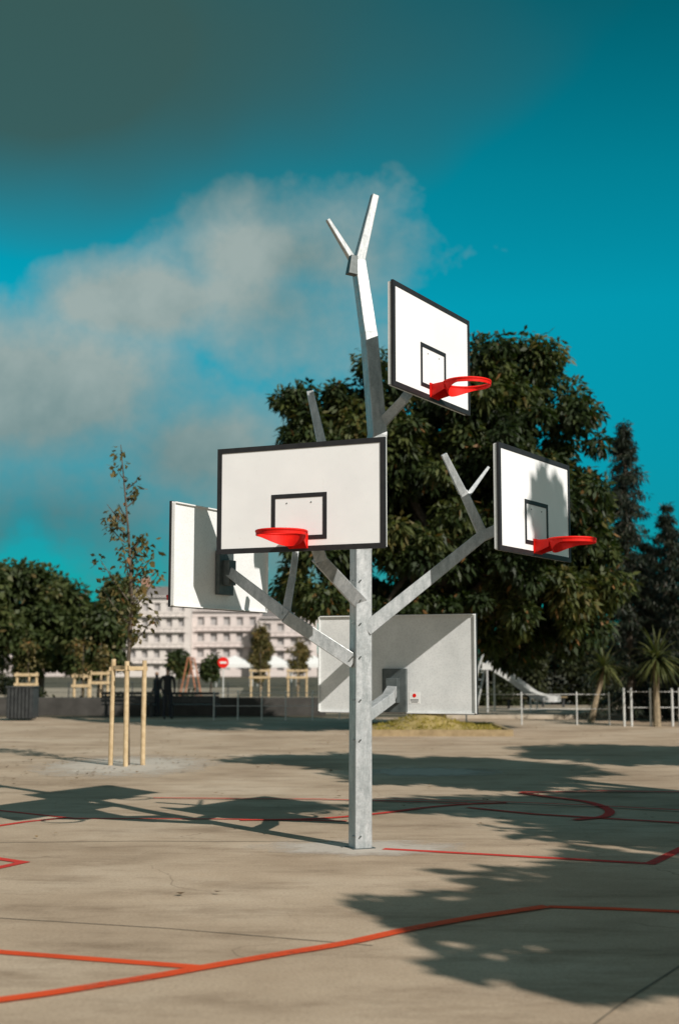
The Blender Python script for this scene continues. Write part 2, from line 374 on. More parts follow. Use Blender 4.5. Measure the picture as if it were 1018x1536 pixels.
def make_board(tag, L, R, zc, front_to_camera, w=1.8, h=1.05, border=0.05, backmat=None, bdz=-0.12):
    L = Vector((L[0], L[1], 0)); R = Vector((R[0], R[1], 0))
    u = (R-L).normalized(); c = (L+R)/2; c.z = zc
    n = Vector((u.y, -u.x, 0))
    if n.y > 0: n = -n
    if not front_to_camera: n = -n
    z = Vector((0,0,1)); wd = (R-L).length
    backmat = backmat or M_back
    mb = MB(); mb.box(c, (wd-0.012, 0.022, h-0.012), u, n, z); mb.obj(tag+'_panel', M_white, BT, bevel=0.003)
    mb = MB(); cb = c - n*0.018
    mb.box(cb, (wd-0.03, 0.010, h-0.03), u, n, z)
    for s in (-1, 1):
        mb.box(c-n*0.028+u*s*(wd/2-0.012), (0.012, 0.034, h-0.03), u, n, z)
        mb.box(c-n*0.028+z*s*(h/2-0.012), (wd-0.05, 0.034, 0.012), u, n, z)
    mb.obj(tag+'_back', backmat, BT)
    mb = MB(); fz = c + n*0.004
    eh = 0.026
    for s in (-1, 1):
        mb.box(fz+u*s*(wd/2-border/2), (border, eh, h), u, n, z)
        mb.box(fz+z*s*(h/2-border/2), (wd-2*border-0.002, eh-0.001, border), u, n, z)
    tw, th, tb = 0.59, 0.45, 0.042
    rc = c + n*0.0125 + z*(-h/2+0.11+th/2)
    for s in (-1, 1):
        mb.box(rc+u*s*(tw/2-tb/2), (tb, 0.005, th), u, n, z)
        mb.box(rc+z*s*(th/2-tb/2), (tw-2*tb-0.001, 0.005, tb), u, n, z)
    mb.obj(tag+'_markings', M_black, BT)
    mb = MB()
    for a, b_ in ((-0.13,0.36),(0.13,0.36)):
        q = c + z*(-h/2+0.11+b_) + u*a
        mb.prism(q+n*0.010, q+n*0.015, 0.007, 0.007, 8)
    mb.obj(tag+'_bolts', M_bracket, BT)
    hz = zc-h/2+0.155; Rr = 0.235
    hc = Vector((c.x, c.y, hz)) + n*(0.15+Rr)
    mb = MB(); NA, NB = 48, 8
    vs = []
    for i in range(NA):
        t = 2*math.pi*i/NA; d = u*math.cos(t)+n*math.sin(t)
        for j in range(NB):
            s = 2*math.pi*j/NB; vs.append(hc + d*(Rr+0.013*math.cos(s)) + z*0.013*math.sin(s))
    mb.add(vs, [(i*NB+j, ((i+1)%NA)*NB+j, ((i+1)%NA)*NB+(j+1)%NB, i*NB+(j+1)%NB) for i in range(NA) for j in range(NB)])
    vs = []
    for i in range(NA):
        t = 2*math.pi*i/NA; d = u*math.cos(t)+n*math.sin(t); k = max(0, -math.sin(t)); hh = 0.038+0.085*k**1.5
        vs += [hc+d*(Rr+0.006)-z*0.004, hc+d*(Rr+0.006-0.05*k)-z*hh, hc+d*(Rr-0.003)-z*0.004, hc+d*(Rr-0.003-0.05*k)-z*hh]
    fs = []
    for i in range(NA):
        a = i*4; b_ = ((i+1) % NA)*4
        fs += [(a, b_, b_+1, a+1), (a+2, a+3, b_+3, b_+2), (a+1, b_+1, b_+3, a+3)]
    mb.add(vs, fs)
    mp = Vector((c.x, c.y, hz-0.055)) + n*0.02
    mb.box(mp, (0.20, 0.012, 0.15), u, n, z)
    for s in (-1, 1):
        a = mp+u*s*0.085; e_ = hc-n*(Rr*0.80)+u*s*0.14
        p0 = Vector((a.x, a.y, hz+0.006)); p1 = Vector((a.x, a.y, hz-0.125)); p2 = Vector((e_.x, e_.y, hz-0.07)); p3 = Vector((e_.x, e_.y, hz+0.006))
        th_ = u*0.004
        mb.add([p0-th_, p1-th_, p2-th_, p3-th_, p0+th_, p1+th_, p2+th_, p3+th_], [(0,1,2,3),(7,6,5,4),(0,3,7,4),(1,5,6,2),(0,4,5,1),(3,2,6,7)])
    q = Vector((c.x, c.y, hz)) + n*0.09
    mb.box(q, (0.19, 0.14, 0.008), u, n, z)
    mb.obj(tag+'_hoop', M_red, BT)
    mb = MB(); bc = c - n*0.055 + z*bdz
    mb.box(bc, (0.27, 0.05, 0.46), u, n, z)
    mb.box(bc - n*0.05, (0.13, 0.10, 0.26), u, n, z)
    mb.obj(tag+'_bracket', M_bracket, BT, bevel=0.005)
    return c, u, n

cF, uF, nF = make_board('front_board', (-1.205,12.80), (0.433,12.08), 3.405, True)
cU, uU, nU = make_board('upper_board', (0.505,12.30), (1.40,13.85), 5.0, True)
cR, uR, nR = make_board('right_board', (1.52,12.40), (2.47,13.93), 3.415, True)
cL, uL, nL = make_board('left_board', (-1.67,12.80), (-0.82,14.35), 2.89, False, backmat=M_back2, bdz=-0.14)
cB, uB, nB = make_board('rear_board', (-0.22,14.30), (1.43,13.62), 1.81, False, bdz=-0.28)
z = Vector((0,0,1))
def bk(c, n, d=0.13, dz=-0.12): return c - n*d + z*dz

mb = MB()
elbR = W(724, 803, 13.25)
mb.prism(TP(548, 945), elbR, 0.10, 0.082, 4)
mb.prism(elbR-Vector((0.03,0,0.02)), bk(cR, nR), 0.078, 0.075, 4)
b1 = W(694, 737, 13.2); mb.prism(elbR, b1, 0.07, 0.058, 4); mb.prism(b1-Vector((0,0,0.02)), W(665, 681, 13.1), 0.058, 0.042, 4)
mb.prism(W(702, 742, 13.2), W(732, 701, 13.5), 0.035, 0.022, 4)
mid = W(428, 925, 13.05)
mb.prism(TP(530, 992), mid, 0.10, 0.09, 4); mb.prism(mid+Vector((0.03,0,-0.01)), bk(cL, nL, 0.13, -0.14), 0.088, 0.075, 4)
l1 = W(438, 868, 13.2); mb.prism(mid, l1, 0.062, 0.05, 4); mb.prism(l1-Vector((0,0,0.02)), W(447, 800, 13.3), 0.05, 0.04, 4)
mb.prism(TP(540, 905), W(478, 838, 12.62), 0.10, 0.088, 4); mb.prism(W(482, 842, 12.64), bk(cF, nF), 0.088, 0.078, 4)
mb.prism(TP(545, 760), W(484, 668, 13.25), 0.08, 0.07, 4); mb.prism(W(484, 672, 13.25), W(465, 588, 13.4), 0.07, 0.052, 4)
mb.prism(TP(566, 642), W(607, 598, 12.95), 0.075, 0.065, 4); mb.prism(W(603, 602, 12.95), bk(cU, nU, 0.13, -0.25), 0.065, 0.06, 4)
mb.prism(TP(545, 1075), W(585, 1046, 13.5), 0.085, 0.08, 4); mb.prism(W(581, 1049, 13.5), bk(cB, nB, 0.13, -0.28), 0.08, 0.075, 4)
mb.obj('branches', M_galv, BT, bevel=0.006)
mb = MB()
for py in (1255, 985, 1050, 1110, 900, 870, 935):
    for px in (529, 541):
        q = TP(px, py, -0.13); mb.prism(q, q+Vector((0,0.06,0)), 0.007, 0.007, 8, 0, (0,0,1))
mb.obj('trunk_bolts', M_bracket, BT)
mb = MB(); mb.prism((PB.x, PY, 0.0), (PB.x, PY, 0.012), 0.165, 0.165, 4, r45); mb.obj('base_collar', M_bracket, BT)
q = cB + Vector((uB.x,uB.y,0))*0.21 - z*(1.05/2-0.11)*0.86 - nB*0.0245
mb = MB(); mb.box(q, (0.12, 0.003, 0.12), uB, nB, z); mb.obj('notice_sticker', M_signw, BT)
mb = MB()
mb.prism(q+z*0.025-nB*0.001, q+z*0.025-nB*0.004, 0.020, 0.020, 20); mb.obj('sticker_symbol', M_red, BT)
mb = MB()
for k in range(3): mb.box(q-z*(0.018+0.013*k)-nB*0.0025, (0.09-0.02*(k==2), 0.002, 0.005), uB, nB, z)
mb.obj('sticker_text', M_black, BT)

# ------------------------------------------------------------ big chestnut tree
YT = 36.0
def lobe(px, py, rpx, rpy, Y, ry=None):
    c = W(px, py, Y); s = Y/FPX
    return (c.x, c.y, c.z, rpx*s, (ry if ry else rpx*s), rpy*s)
tb = Vector((2.5, YT, 0))
lobes = [lobe(515,705,95,140,YT,2.4), lobe(545,595,60,55,YT,1.5), lobe(640,665,130,125,YT+1,3), lobe(758,570,52,78,YT,1.9), lobe(720,640,90,125,YT,2.4), lobe(750,770,165,180,YT,3.4),
         lobe(812,590,40,65,YT,1.4), lobe(872,670,44,90,YT,1.8), lobe(862,850,62,130,YT,2.2), lobe(480,850,70,70,YT-1,1.9), lobe(600,860,130,110,YT,3), lobe(450,640,42,60,YT,1.4), lobe(770,900,140,90,YT+1,3)]
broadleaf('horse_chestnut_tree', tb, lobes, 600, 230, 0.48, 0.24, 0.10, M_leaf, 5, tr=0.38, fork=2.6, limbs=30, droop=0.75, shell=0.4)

Y0 = 62
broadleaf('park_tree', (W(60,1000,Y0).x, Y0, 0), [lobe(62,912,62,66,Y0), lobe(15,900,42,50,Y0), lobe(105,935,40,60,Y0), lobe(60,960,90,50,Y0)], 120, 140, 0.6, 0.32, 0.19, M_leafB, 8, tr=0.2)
broadleaf('park_tree', (W(150,1000,58).x, 58, 0), [lobe(155,945,38,60,58), lobe(130,965,40,50,58), lobe(178,910,20,38,58)], 80, 140, 0.5, 0.28, 0.17, M_leafB, 9, tr=0.15)
broadleaf('park_tree', (W(-50,1000,60).x, 60, 0), [lobe(-50,920,60,90,60)], 70, 130, 0.7, 0.34, 0.2, M_leafB, 10, tr=0.2)

def conifer(name, base, H, Rb, seed, n=260):
    rng = np.random.default_rng(seed); base = Vector(base); e = empty(name, base)
    mb = MB(); mb.path([base, base+Vector((0,0,H*0.5)), base+Vector((0,0,H))], [0.16, 0.1, 0.02], 8)
    C = []
    for k in range(n):
        h = rng.random()**0.85; zz = H*(0.06+0.94*h); R = Rb*(1-h)**0.75*(0.55+0.65*rng.random())+0.06
        a = rng.random()*6.283; m = max(2, int(R/0.24))
        for j in range(m):
            r = R*(j+1)/m; C.append((base.x+r*math.cos(a), base.y+r*math.sin(a), base.z+zz-0.45*r+0.06*r*r))
        t = Vector((base.x+R*math.cos(a), base.y+R*math.sin(a), base.z+zz-0.4*R)); mb.path([base+Vector((0,0,zz)), t], [0.025, 0.008], 5)
    mb.obj('trunk', M_bark, e)
    C = np.array(C); leaves_obj('needles', C, np.full(len(C), 0.17)*(0.7+0.6*rng.random(len(C))), 30, 0.2, 0.04, M_leafC, rng, e, 0.9, 0.45)
conifer('spruce_tree', (W(944,1000,44).x, 44, 0), 10.1, 1.7, 21, 260)
conifer('spruce_tree', (W(1008,1000,46).x, 46, 0), 7.5, 1.8, 22, 220)
conifer('spruce_tree', (W(1075,1000,42).x, 42, 0), 8.5, 2.1, 23, 160)
conifer('spruce_tree', (W(975,1000,50).x, 50, 0), 6.5, 1.9, 24, 200)

def hedge(name, x0, x1, Y, h, seed, n, mat=M_hedge, d=1.2):
    rng = np.random.default_rng(seed); e = empty(name, ((x0+x1)/2, Y, 0))
    C = np.stack([rng.uniform(x0, x1, n), rng.uniform(Y-d/2, Y+d/2, n), rng.random(n)**0.8*h*(0.75+0.25*np.sin(rng.uniform(x0, x1, n)))], 1)
    leaves_obj('leaves', C, np.full(n, 0.45)*(0.7+0.6*rng.random(n)), 100, 0.22, 0.12, mat, rng, e, 0.3)
    mb = MB()
    for k in range(int((x1-x0)/0.8)):
        x = x0+0.4+0.8*k; mb.path([(x, Y, 0), (x+0.1, Y, h*0.7)], [0.04, 0.02], 5)
    mb.obj('stems', M_bark, e)
hedge('hedge', 2.5, 24, 62, 3.6, 31, 420, M_hedge, 2.5)
hedge('shrub_border', 3.2, 8, 60.2, 0.6, 33, 70)
hedge('shrub_border', -25, -5.5, 50.5, 0.55, 34, 150)
hedge('hedge', -42, -20, 84, 2.6, 35, 220, M_hedge, 2)
rng = np.random.default_rng(77); e = empty('distant_trees', (0, 300, 0)); n = 380
cx = rng.uniform(-160, 160, n); hh = 7+3*np.sin(cx*0.11)+2*np.sin(cx*0.31+1)
C = np.stack([cx, rng.uniform(290, 310, n), rng.random(n)**0.7*hh], 1)
leaves_obj('foliage', C, np.full(n, 2.6), 50, 1.6, 1.0, M_leafB, rng, e, 0.2)
broadleaf('park_tree', (W(392,1000,95).x, 95, 0), [lobe(392,985,14,36,95,0.9), lobe(392,958,8,18,95,0.5)], 40, 90, 0.35, 0.25, 0.15, M_leafS, 12, tr=0.07)
broadleaf('park_tree', (W(268,1000,85).x, 85, 0), [lobe(268,995,14,20,85,0.8)], 26, 90, 0.35, 0.25, 0.15, M_leafB, 13, tr=0.06, fork=1.5)
broadleaf('park_tree', (W(316,1000,85).x, 85, 0), [lobe(316,1002,13,17,85,0.8)], 24, 90, 0.35, 0.25, 0.15, M_leafB, 14, tr=0.06, fork=1.5)
broadleaf('park_tree', (W(448,1000,100).x, 100, 0), [lobe(448,985,12,22,100,0.8)], 26, 80, 0.35, 0.25, 0.15, M_leafS, 15, tr=0.06, fork=1.5)

def round_lobes(c, R, seed, k=7):
    rnd = random.Random(seed); out = [(c[0], c[1], c[2], R*0.7, R*0.7, R*0.65)]
    for i in range(k):
        a = rnd.random()*6.283; q = rnd.uniform(-0.5, 0.6)
        out.append((c[0]+math.cos(a)*R*0.55, c[1]+math.sin(a)*R*0.55, c[2]+q*R, R*0.42, R*0.42, R*0.38))
    return out
broadleaf('plane_tree', (8.9, 2.5, 0), round_lobes((8.8,2.3,6.0), 2.9, 1), 130, 120, 0.48, 0.28, 0.22, M_leafB, 41, tr=0.2, fork=2.8, shell=0.3)
broadleaf('plane_tree', (10.8, 8.6, 0), round_lobes((10.7,8.5,6.8), 3.3, 2)+[(9.3,7.2,8.8,1.0,1.0,0.8),(8.0,6.0,9.8,0.9,0.8,0.6)], 180, 120, 0.52, 0.28, 0.22, M_leafB, 42, tr=0.22, fork=2.8, shell=0.3)
broadleaf('plane_tree', (9.2, 13.4, 0), round_lobes((9.0,13.4,9.0), 3.1, 3), 130, 120, 0.5, 0.28, 0.22, M_leafB, 43, tr=0.22, fork=3.2, shell=0.3)
broadleaf('plane_tree', (13.4, 18.2, 0), round_lobes((13.4,18.2,8.2), 3.2, 4), 130, 120, 0.5, 0.28, 0.22, M_leafB, 44, tr=0.22, fork=3.2, shell=0.3)

# ------------------------------------------------------------ staked sapling
def pole(mb, a, b_, r, n=10): mb.prism(a, b_, r, r*0.95, n, 0)
def staked_sapling(name, base, H, leaves, seed, sw=0.29, sh=1.86):
    rng = np.random.default_rng(seed); base = Vector(base); e = empty(name, base)
    mb = MB()
    top = [base+Vector((0.02,0,0)), base+Vector((-0.02,0,1.5)), base+Vector((0.05,0,2.9)), base+Vector((-0.04,0,4.2)), base+Vector((-0.22,0,H))]
    mb.path(top, [0.045, 0.038, 0.03, 0.022, 0.008], 8)
    C = []
    for k in range(22):
        h = 2.1+(H-2.6)*(k/22)**1.15; a = rng.random()*6.283; L = (0.95*(1-(h-2.1)/(H-1.9)))*(0.45+0.8*rng.random())+0.08
        s = base+Vector((-0.02 if h < 4 else -0.1,0,h)); t = s+Vector((math.cos(a)*L*0.75, math.sin(a)*L*0.75, L*0.8))
        mb.path([s, s.lerp(t,0.5)+Vector((0,0,-0.03)), t], [0.014, 0.011, 0.005], 5)
        for f in (0.4, 0.7, 1.0):
            if h < 4.3 or rng.random() < 0.35: C.append(tuple(s.lerp(t, f)))
    C.append((base.x-0.24, base.y, H-0.1)); C.append((base.x-0.2, base.y, H-0.35))
    mb.obj('trunk', M_bark, e)
    C = np.array(C); leaves_obj('leaves', C, np.full(len(C), 0.15), leaves, 0.12, 0.075, M_leafS, rng, e, 0.3, 1.0)
    mb = MB()
    pts = [base+Vector((sw*math.cos(a), sw*math.sin(a), 0)) for a in (math.pi, 0.15, -math.pi/2+0.1)]
    for q in pts: pole(mb, q, q+Vector((rng.normal()*0.015,rng.normal()*0.015,sh+rng.normal()*0.03)), 0.045)
    for i in range(3):
        a = pts[i]+Vector((0,0,sh-0.12)); b_ = pts[(i+1)%3]+Vector((0,0,sh-0.12)); d = (b_-a).normalized()
        mb.box((a+b_)/2 + Vector((0,0,0.012*i)), ((b_-a).length+0.12, 0.03, 0.07), d, Vector((0,0,1)).cross(d), (0,0,1))
    mb.obj('stakes', M_wood, e)
staked_sapling('staked_sapling', SP, 5.9, 12, 51)

def tree_frame(name, base, w, h, seed):
    e = empty(name, base); base = Vector(base); mb = MB(); rng = np.random.default_rng(seed)
    for a in (-w/2, 0.0, w/2):
        q = base+Vector((a, 0.25 if a == 0 else -0.1, 0)); pole(mb, q, q+Vector((0,0,h)), 0.06)
    for zz in (h-0.10, h-0.5): mb.box(base+Vector((0,-0.18,zz)), (w+0.2, 0.04, 0.12))
    mb.obj('stakes', M_wood, e)
    mb = MB(); mb.path([base, base+Vector((0.03,0,h+1.2))], [0.04, 0.012], 6); mb.obj('trunk', M_bark, e)
    C = np.array([(base.x+rng.normal()*0.25, base.y+rng.normal()*0.25, h+rng.random()*1.3) for _ in range(12)])
    leaves_obj('leaves', C, np.full(12, 0.2), 18, 0.16, 0.1, M_leafS, rng, e, 0.3, 1.0)
for px, Y, w, h in ((42, 54, 0.8, 1.55), (124, 54, 0.6, 1.5), (150, 56, 0.75, 1.6), (390, 78, 1.05, 1.65), (446, 78, 1.1, 1.65)):
    tree_frame('tree_stake_frame', (W(px, 1000, Y).x, Y, 0), w, h, int(px))

def tent(name, x, Y, w, h):
    e = empty(name, (x, Y, 0)); mb = MB()
    for a in (-1, 1):
        for b_ in (-1, 1): mb.prism((x+a*w/2, Y+b_*w/2, 0), (x+a*w/2, Y+b_*w/2, h), 0.05, 0.05, 6)
    mb.obj('legs', M_light, e)
    mb = MB(); k = w/2+0.1
    mb.add([(x-k,Y-k,h),(x+k,Y-k,h),(x+k,Y+k,h),(x-k,Y+k,h),(x,Y,h+0.8),(x-k,Y-k,h-0.3),(x+k,Y-k,h-0.3),(x+k,Y+k,h-0.3),(x-k,Y+k,h-0.3)],
           [(0,1,4),(1,2,4),(2,3,4),(3,0,4),(0,5,6,1),(1,6,7,2),(2,7,8,3),(3,8,5,0)]); mb.obj('canopy', M_signw, e)
for px, Y in ((352, 118), (412, 122), (470, 120)): tent('market_tent', W(px,1000,Y).x, Y, 3.0, 2.0)

# ------------------------------------------------------------ tree bed + mound
bed = empty('tree_bed', (2.6, 35.5, 0))
x0, x1, y0, y1 = 0.9, 4.35, 34.0, 38.6
mb = MB()
mb.box(((x0+x1)/2, y0, 0.08), (x1-x0, 0.12, 0.16)); mb.box(((x0+x1)/2, y1, 0.08), (x1-x0, 0.12, 0.16))
mb.box((x0-0.062, (y0+y1)/2, 0.083), (0.12, y1-y0+0.12, 0.166)); mb.box((x1+0.062, (y0+y1)/2, 0.083), (0.12, y1-y0+0.12, 0.166))
mb.obj('timber_edging', M_timber, bed)
M_grass = simple('mound_soil', (0.30, 0.23, 0.08), (0.44, 0.34, 0.14), 3, 0.95)
NX, NY = 30, 30; vs = []
def mz(x, y): return 0.10+0.42*math.exp(-(((x-2.35)/0.85)**2+((y-36.0)/1.2)**2))+0.04*math.sin(x*5+y*3)*0.5
for j in range(NY+1):
    for i in range(NX+1):
        x = x0+(x1-x0)*i/NX; y = y0+0.06+(y1-y0-0.12)*j/NY; vs.append((x, y, mz(x, y)))
mb = MB(); mb.add(vs, [(j*(NX+1)+i, j*(NX+1)+i+1, (j+1)*(NX+1)+i+1, (j+1)*(NX+1)+i) for j in range(NY) for i in range(NX)])
mb.obj('soil', M_grass, bed, smooth=True)
rng = np.random.default_rng(9); n = 300; gx = rng.uniform(x0+0.1, x1-0.1, n); gy = rng.uniform(y0+0.1, y1-0.2, n)
C = np.array([(a, b_, mz(a, b_)+0.01) for a, b_ in zip(gx, gy)])
leaves_obj('grass', C, np.full(n, 0.12), 14, 0.09, 0.02, M_grassblade, rng, bed, -1.2, 0.2)
rng = np.random.default_rng(19); n = 260
C = np.stack([rng.uniform(-9, 9, n), 9+31*rng.random(n)**0.7, np.full(n, 0.03)], 1)
cl = rng.random(n) < 0.3; C[cl, 0] = SP.x+rng.normal(size=cl.sum())*1.2; C[cl, 1] = SP.y+rng.normal(size=cl.sum())*2.0
leaves_obj('fallen_leaves', C, np.full(n, 0.25), 2, 0.06, 0.045, M_dry, rng, None, 0, 0.02, None, True)

# ------------------------------------------------------------ palms / cordylines
def palm(name, base, th, L, n, seed, lean=(0,0)):
    rng = np.random.default_rng(seed); base = Vector(base); e = empty(name, base); mb = MB()
    top = base+Vector((lean[0], lean[1], th)); mb.path([base, base.lerp(top,0.5)+Vector((-0.03,0,0)), top], [0.12, 0.09, 0.08], 8); mb.obj('trunk', M_palebark, e)
    mb = MB(); tints = []
    for k in range(n):
        a = rng.random()*6.283; el = rng.uniform(-0.7, 1.45); l = L*(0.7+0.5*rng.random()); d = Vector((math.cos(a)*math.cos(el), math.sin(a)*math.cos(el), math.sin(el)))
        s = Vector((0,0,1)).cross(d); s = s.normalized() if s.length > 1e-3 else Vector((1,0,0)); w = 0.035
        pts = [top]; dd = d.copy()
        for j in range(4): dd = (dd+Vector((0,0,-0.28))).normalized(); pts.append(pts[-1]+dd*l/4)
        ws = [0.6, 1, 0.9, 0.6, 0.05]; V = []
        for q, ww in zip(pts, ws): V += [q+s*w*ww, q-s*w*ww]
        mb.add(V, [(2*j, 2*j+1, 2*j+3, 2*j+2) for j in range(4)]); t = rng.random()*0.9; tints += [t]*10
    o = mb.obj('fronds', M_leafP, e); at = o.data.attributes.new('tint', 'FLOAT', 'POINT'); at.data.foreach_set('value', tints)
palm('cordyline_palm', G(885, 1084), 1.75, 0.85, 110, 61, (0.5, 0))
palm('cordyline_palm', G(985, 1090), 2.0, 1.05, 150, 62, (0.05, 0))
palm('cordyline_palm', G(1045, 1082), 1.6, 1.0, 120, 63, (0.1, 0))

# ------------------------------------------------------------ fences
def fence(name, xs, Y, h, rails=(0.95, 0.5), pair=False, r=0.03, mat=None):
    e = empty(name, (xs[0], Y, 0)); mb = MB(); mat = mat or M_light
    for x in xs:
        for dx in ((-0.11, 0.11) if pair else (0,)):
            mb.prism((x+dx, Y, 0), (x+dx, Y, h), r, r, 8, 0); mb.prism((x+dx, Y, h), (x+dx, Y, h+0.03), r*1.2, r*0.5, 8, 0)
    mb.obj('posts', mat, e)
    mb = MB()
    for f in rails: mb.prism((xs[0], Y, h*f), (xs[-1], Y, h*f), 0.010, 0.010, 6, 0)
    mb.obj('rails', mat, e)
fence('park_fence', [8.65, 9.45, 10.1, 10.7, 11.3], 39.5, 1.12, (0.92, 0.5), True, 0.035)
fence('park_fence', [3.9, 5.6, 7.3, 8.3], 40.5, 0.98, (0.95, 0.5), False, 0.022)
fence('park_fence', [-4.2, -3.4, -2.6, -1.8, -0.9, 0.0], 44, 0.95, (0.95, 0.5), False, 0.020)
fence('park_fence', [-20+1.6*k for k in range(13)], 66, 1.0, (0.95, 0.5), False, 0.03, M_darksteel)
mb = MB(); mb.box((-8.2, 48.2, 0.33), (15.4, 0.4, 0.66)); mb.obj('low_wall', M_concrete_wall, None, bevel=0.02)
mb = MB(); mb.box((12.8, 45.2, 0.07), (21, 0.18, 0.14)); mb.box((-17.2, 48.2, 0.07), (2.4, 0.18, 0.14)); mb.obj('kerb', M_patch, None, bevel=0.01)
def bench(name, c, w, mat, back=True, yaw=0.0, h=0.45):
    e = empty(name, c); c = Vector(c); u = Vector((math.cos(yaw), math.sin(yaw), 0)); n = Vector((-u.y, u.x, 0)); z = Vector((0,0,1)); mb = MB()
    for k in range(4): mb.box(c+n*(-0.18+0.12*k)+z*h, (w, 0.10, 0.04), u, n, z)
    mb.obj('seat', mat, e)
    if back:
        mb = MB()
        for k in range(3): mb.box(c+n*0.27+z*(h+0.14+0.13*k), (w, 0.035, 0.10), u, n, z)
        mb.obj('backrest', mat, e)
    mb = MB()
    for s in (-1, 1):
        mb.box(c+u*s*(w/2-0.15)-n*0.14+z*(h/2-0.01), (0.06, 0.06, h-0.03), u, n, z); mb.box(c+u*s*(w/2-0.15)+n*0.2+z*((h+0.4 if back else h)/2), (0.06, 0.06, (h+0.4 if back else h-0.03)), u, n, z)
    mb.obj('legs', M_darksteel, e)
bench('park_bench', (W(292,1000,46.2).x, 46.2, 0), 1.8, M_darksteel, True, math.pi)
bench('park_bench', (W(195,1000,46.6).x, 46.6, 0), 1.9, M_darksteel, True, math.pi)
bench('park_bench', (W(772,1000,56).x, 56, 0), 0.9, M_timber, False)
bench('park_bench', (W(828,1000,58).x, 58, 0), 1.2, M_timber, False)
def bin_(name, c, w, h):
    e = empty(name, c); c = Vector(c); mb = MB()
    for s in (-1, 1):
        for k in range(7):
            t = -w/2+0.06+k*(w-0.12)/6; mb.box(c+Vector((t, s*w/2, h/2+0.06)), (0.09, 0.03, h-0.06)); mb.box(c+Vector((s*w/2, t, h/2+0.06)), (0.03, 0.09, h-0.06))
    mb.box(c+Vector((0,0,h+0.06)), (w+0.08, w+0.08, 0.05)); mb.box(c+Vector((0,0,0.4)), (w-0.1, w-0.1, 0.7))
    mb.obj('slats', M_darksteel, e, bevel=0.004)
bin_('litter_bin', (W(36,1000,44).x, 44, 0), 0.85, 1.05)

# ------------------------------------------------------------ slide
SL = empty('playground_slide', (W(735,1000,52).x, 52, 0))
def S_(px, py, dy=0): return W(px, py, 52+dy)
prof = [S_(728,1003), S_(742,1006), S_(762,1018), S_(782,1033), S_(800,1046), S_(816,1052), S_(836,1053)]
mb = MB(); dirY = Vector((0.45, 0.89, 0)).normalized(); hw = 0.40
vs = []
for q in prof:
    vs += [q-dirY*hw+Vector((0,0,0.24)), q-dirY*hw, q+dirY*hw, q+dirY*hw+Vector((0,0,0.24))]
fs = []
for i in range(len(prof)-1):
    a = 4*i; fs += [(a, a+1, a+5, a+4), (a+1, a+2, a+6, a+5), (a+2, a+3, a+7, a+6)]
mb.add(vs, fs); o = mb.obj('chute', M_light, SL); m = o.modifiers.new('s', 'SOLIDIFY'); m.thickness = 0.05
mb = MB(); pt = S_(724, 1003)
for s in (-1, 1):
    q = pt+dirY*hw*s
    mb.prism((q.x-0.45, q.y, 0), (q.x-0.05, q.y, q.z+0.0), 0.035, 0.035, 8)
    mb.path([(q.x-0.05, q.y, q.z), (q.x+0.12, q.y, q.z+0.5), (q.x+0.34, q.y, q.z+0.58), (q.x+0.65, q.y, q.z+0.12)], [0.04]*4, 8)
    mb.prism((q.x+0.3, q.y, 0), (q.x+0.3, q.y, q.z), 0.035, 0.035, 8)
    e2 = prof[4]+dirY*hw*s; mb.prism((e2.x, e2.y, 0), (e2.x, e2.y, e2.z), 0.03, 0.03, 8)
for k in range(6):
    f = (k+0.5)/6; mb.prism((pt.x-0.45+0.4*f, pt.y-hw, pt.z*f), (pt.x-0.45+0.4*f, pt.y+hw, pt.z*f), 0.02, 0.02, 6)
mb.box((pt.x+0.12, pt.y, pt.z-0.02), (0.5, hw*2, 0.05))
mb.obj('frame', M_light, SL)

# ------------------------------------------------------------ road sign (round)
sx = W(335,1000,60).x; sg = empty('road_sign', (sx, 60, 0)); mb = MB(); mb.prism((sx,60.02,0),(sx,60.02,2.15),0.03,0.03,8); mb.obj('post', M_light, sg)
mb = MB(); mb.prism((sx,59.98,1.97),(sx,59.96,1.97),0.25,0.25,28,0,(0,0,1)); mb.obj('disc', M_red, sg)
mb = MB(); mb.box((sx,59.952,1.97),(0.30,0.008,0.09)); mb.obj('bar', M_signw, sg)
M_or = simple('orange_paint', (0.32, 0.12, 0.06), (0.4, 0.16, 0.08), 4, 0.7)
sx = W(283,1000,75).x
sw = empty('swing_frame', (sx, 75, 0)); mb = MB()
for dy in (0, 2.4):
    mb.prism((sx-0.5,75+dy,0),(sx-0.05,75+dy,2.3),0.045,0.04,8); mb.prism((sx+0.5,75+dy,0),(sx+0.05,75+dy,2.3),0.045,0.04,8)
mb.prism((sx,75,2.3),(sx,77.4,2.3),0.04,0.04,8,0,(0,0,1)); mb.obj('frame', M_or, sw)
mb = MB()
for dy in (0.9, 1.5): mb.prism((sx,75+dy,2.3),(sx,75+dy,0.5),0.012,0.012,6)
mb.box((sx,76.2,0.48),(0.2,0.65,0.04)); mb.obj('swing_seat', M_darksteel, sw)

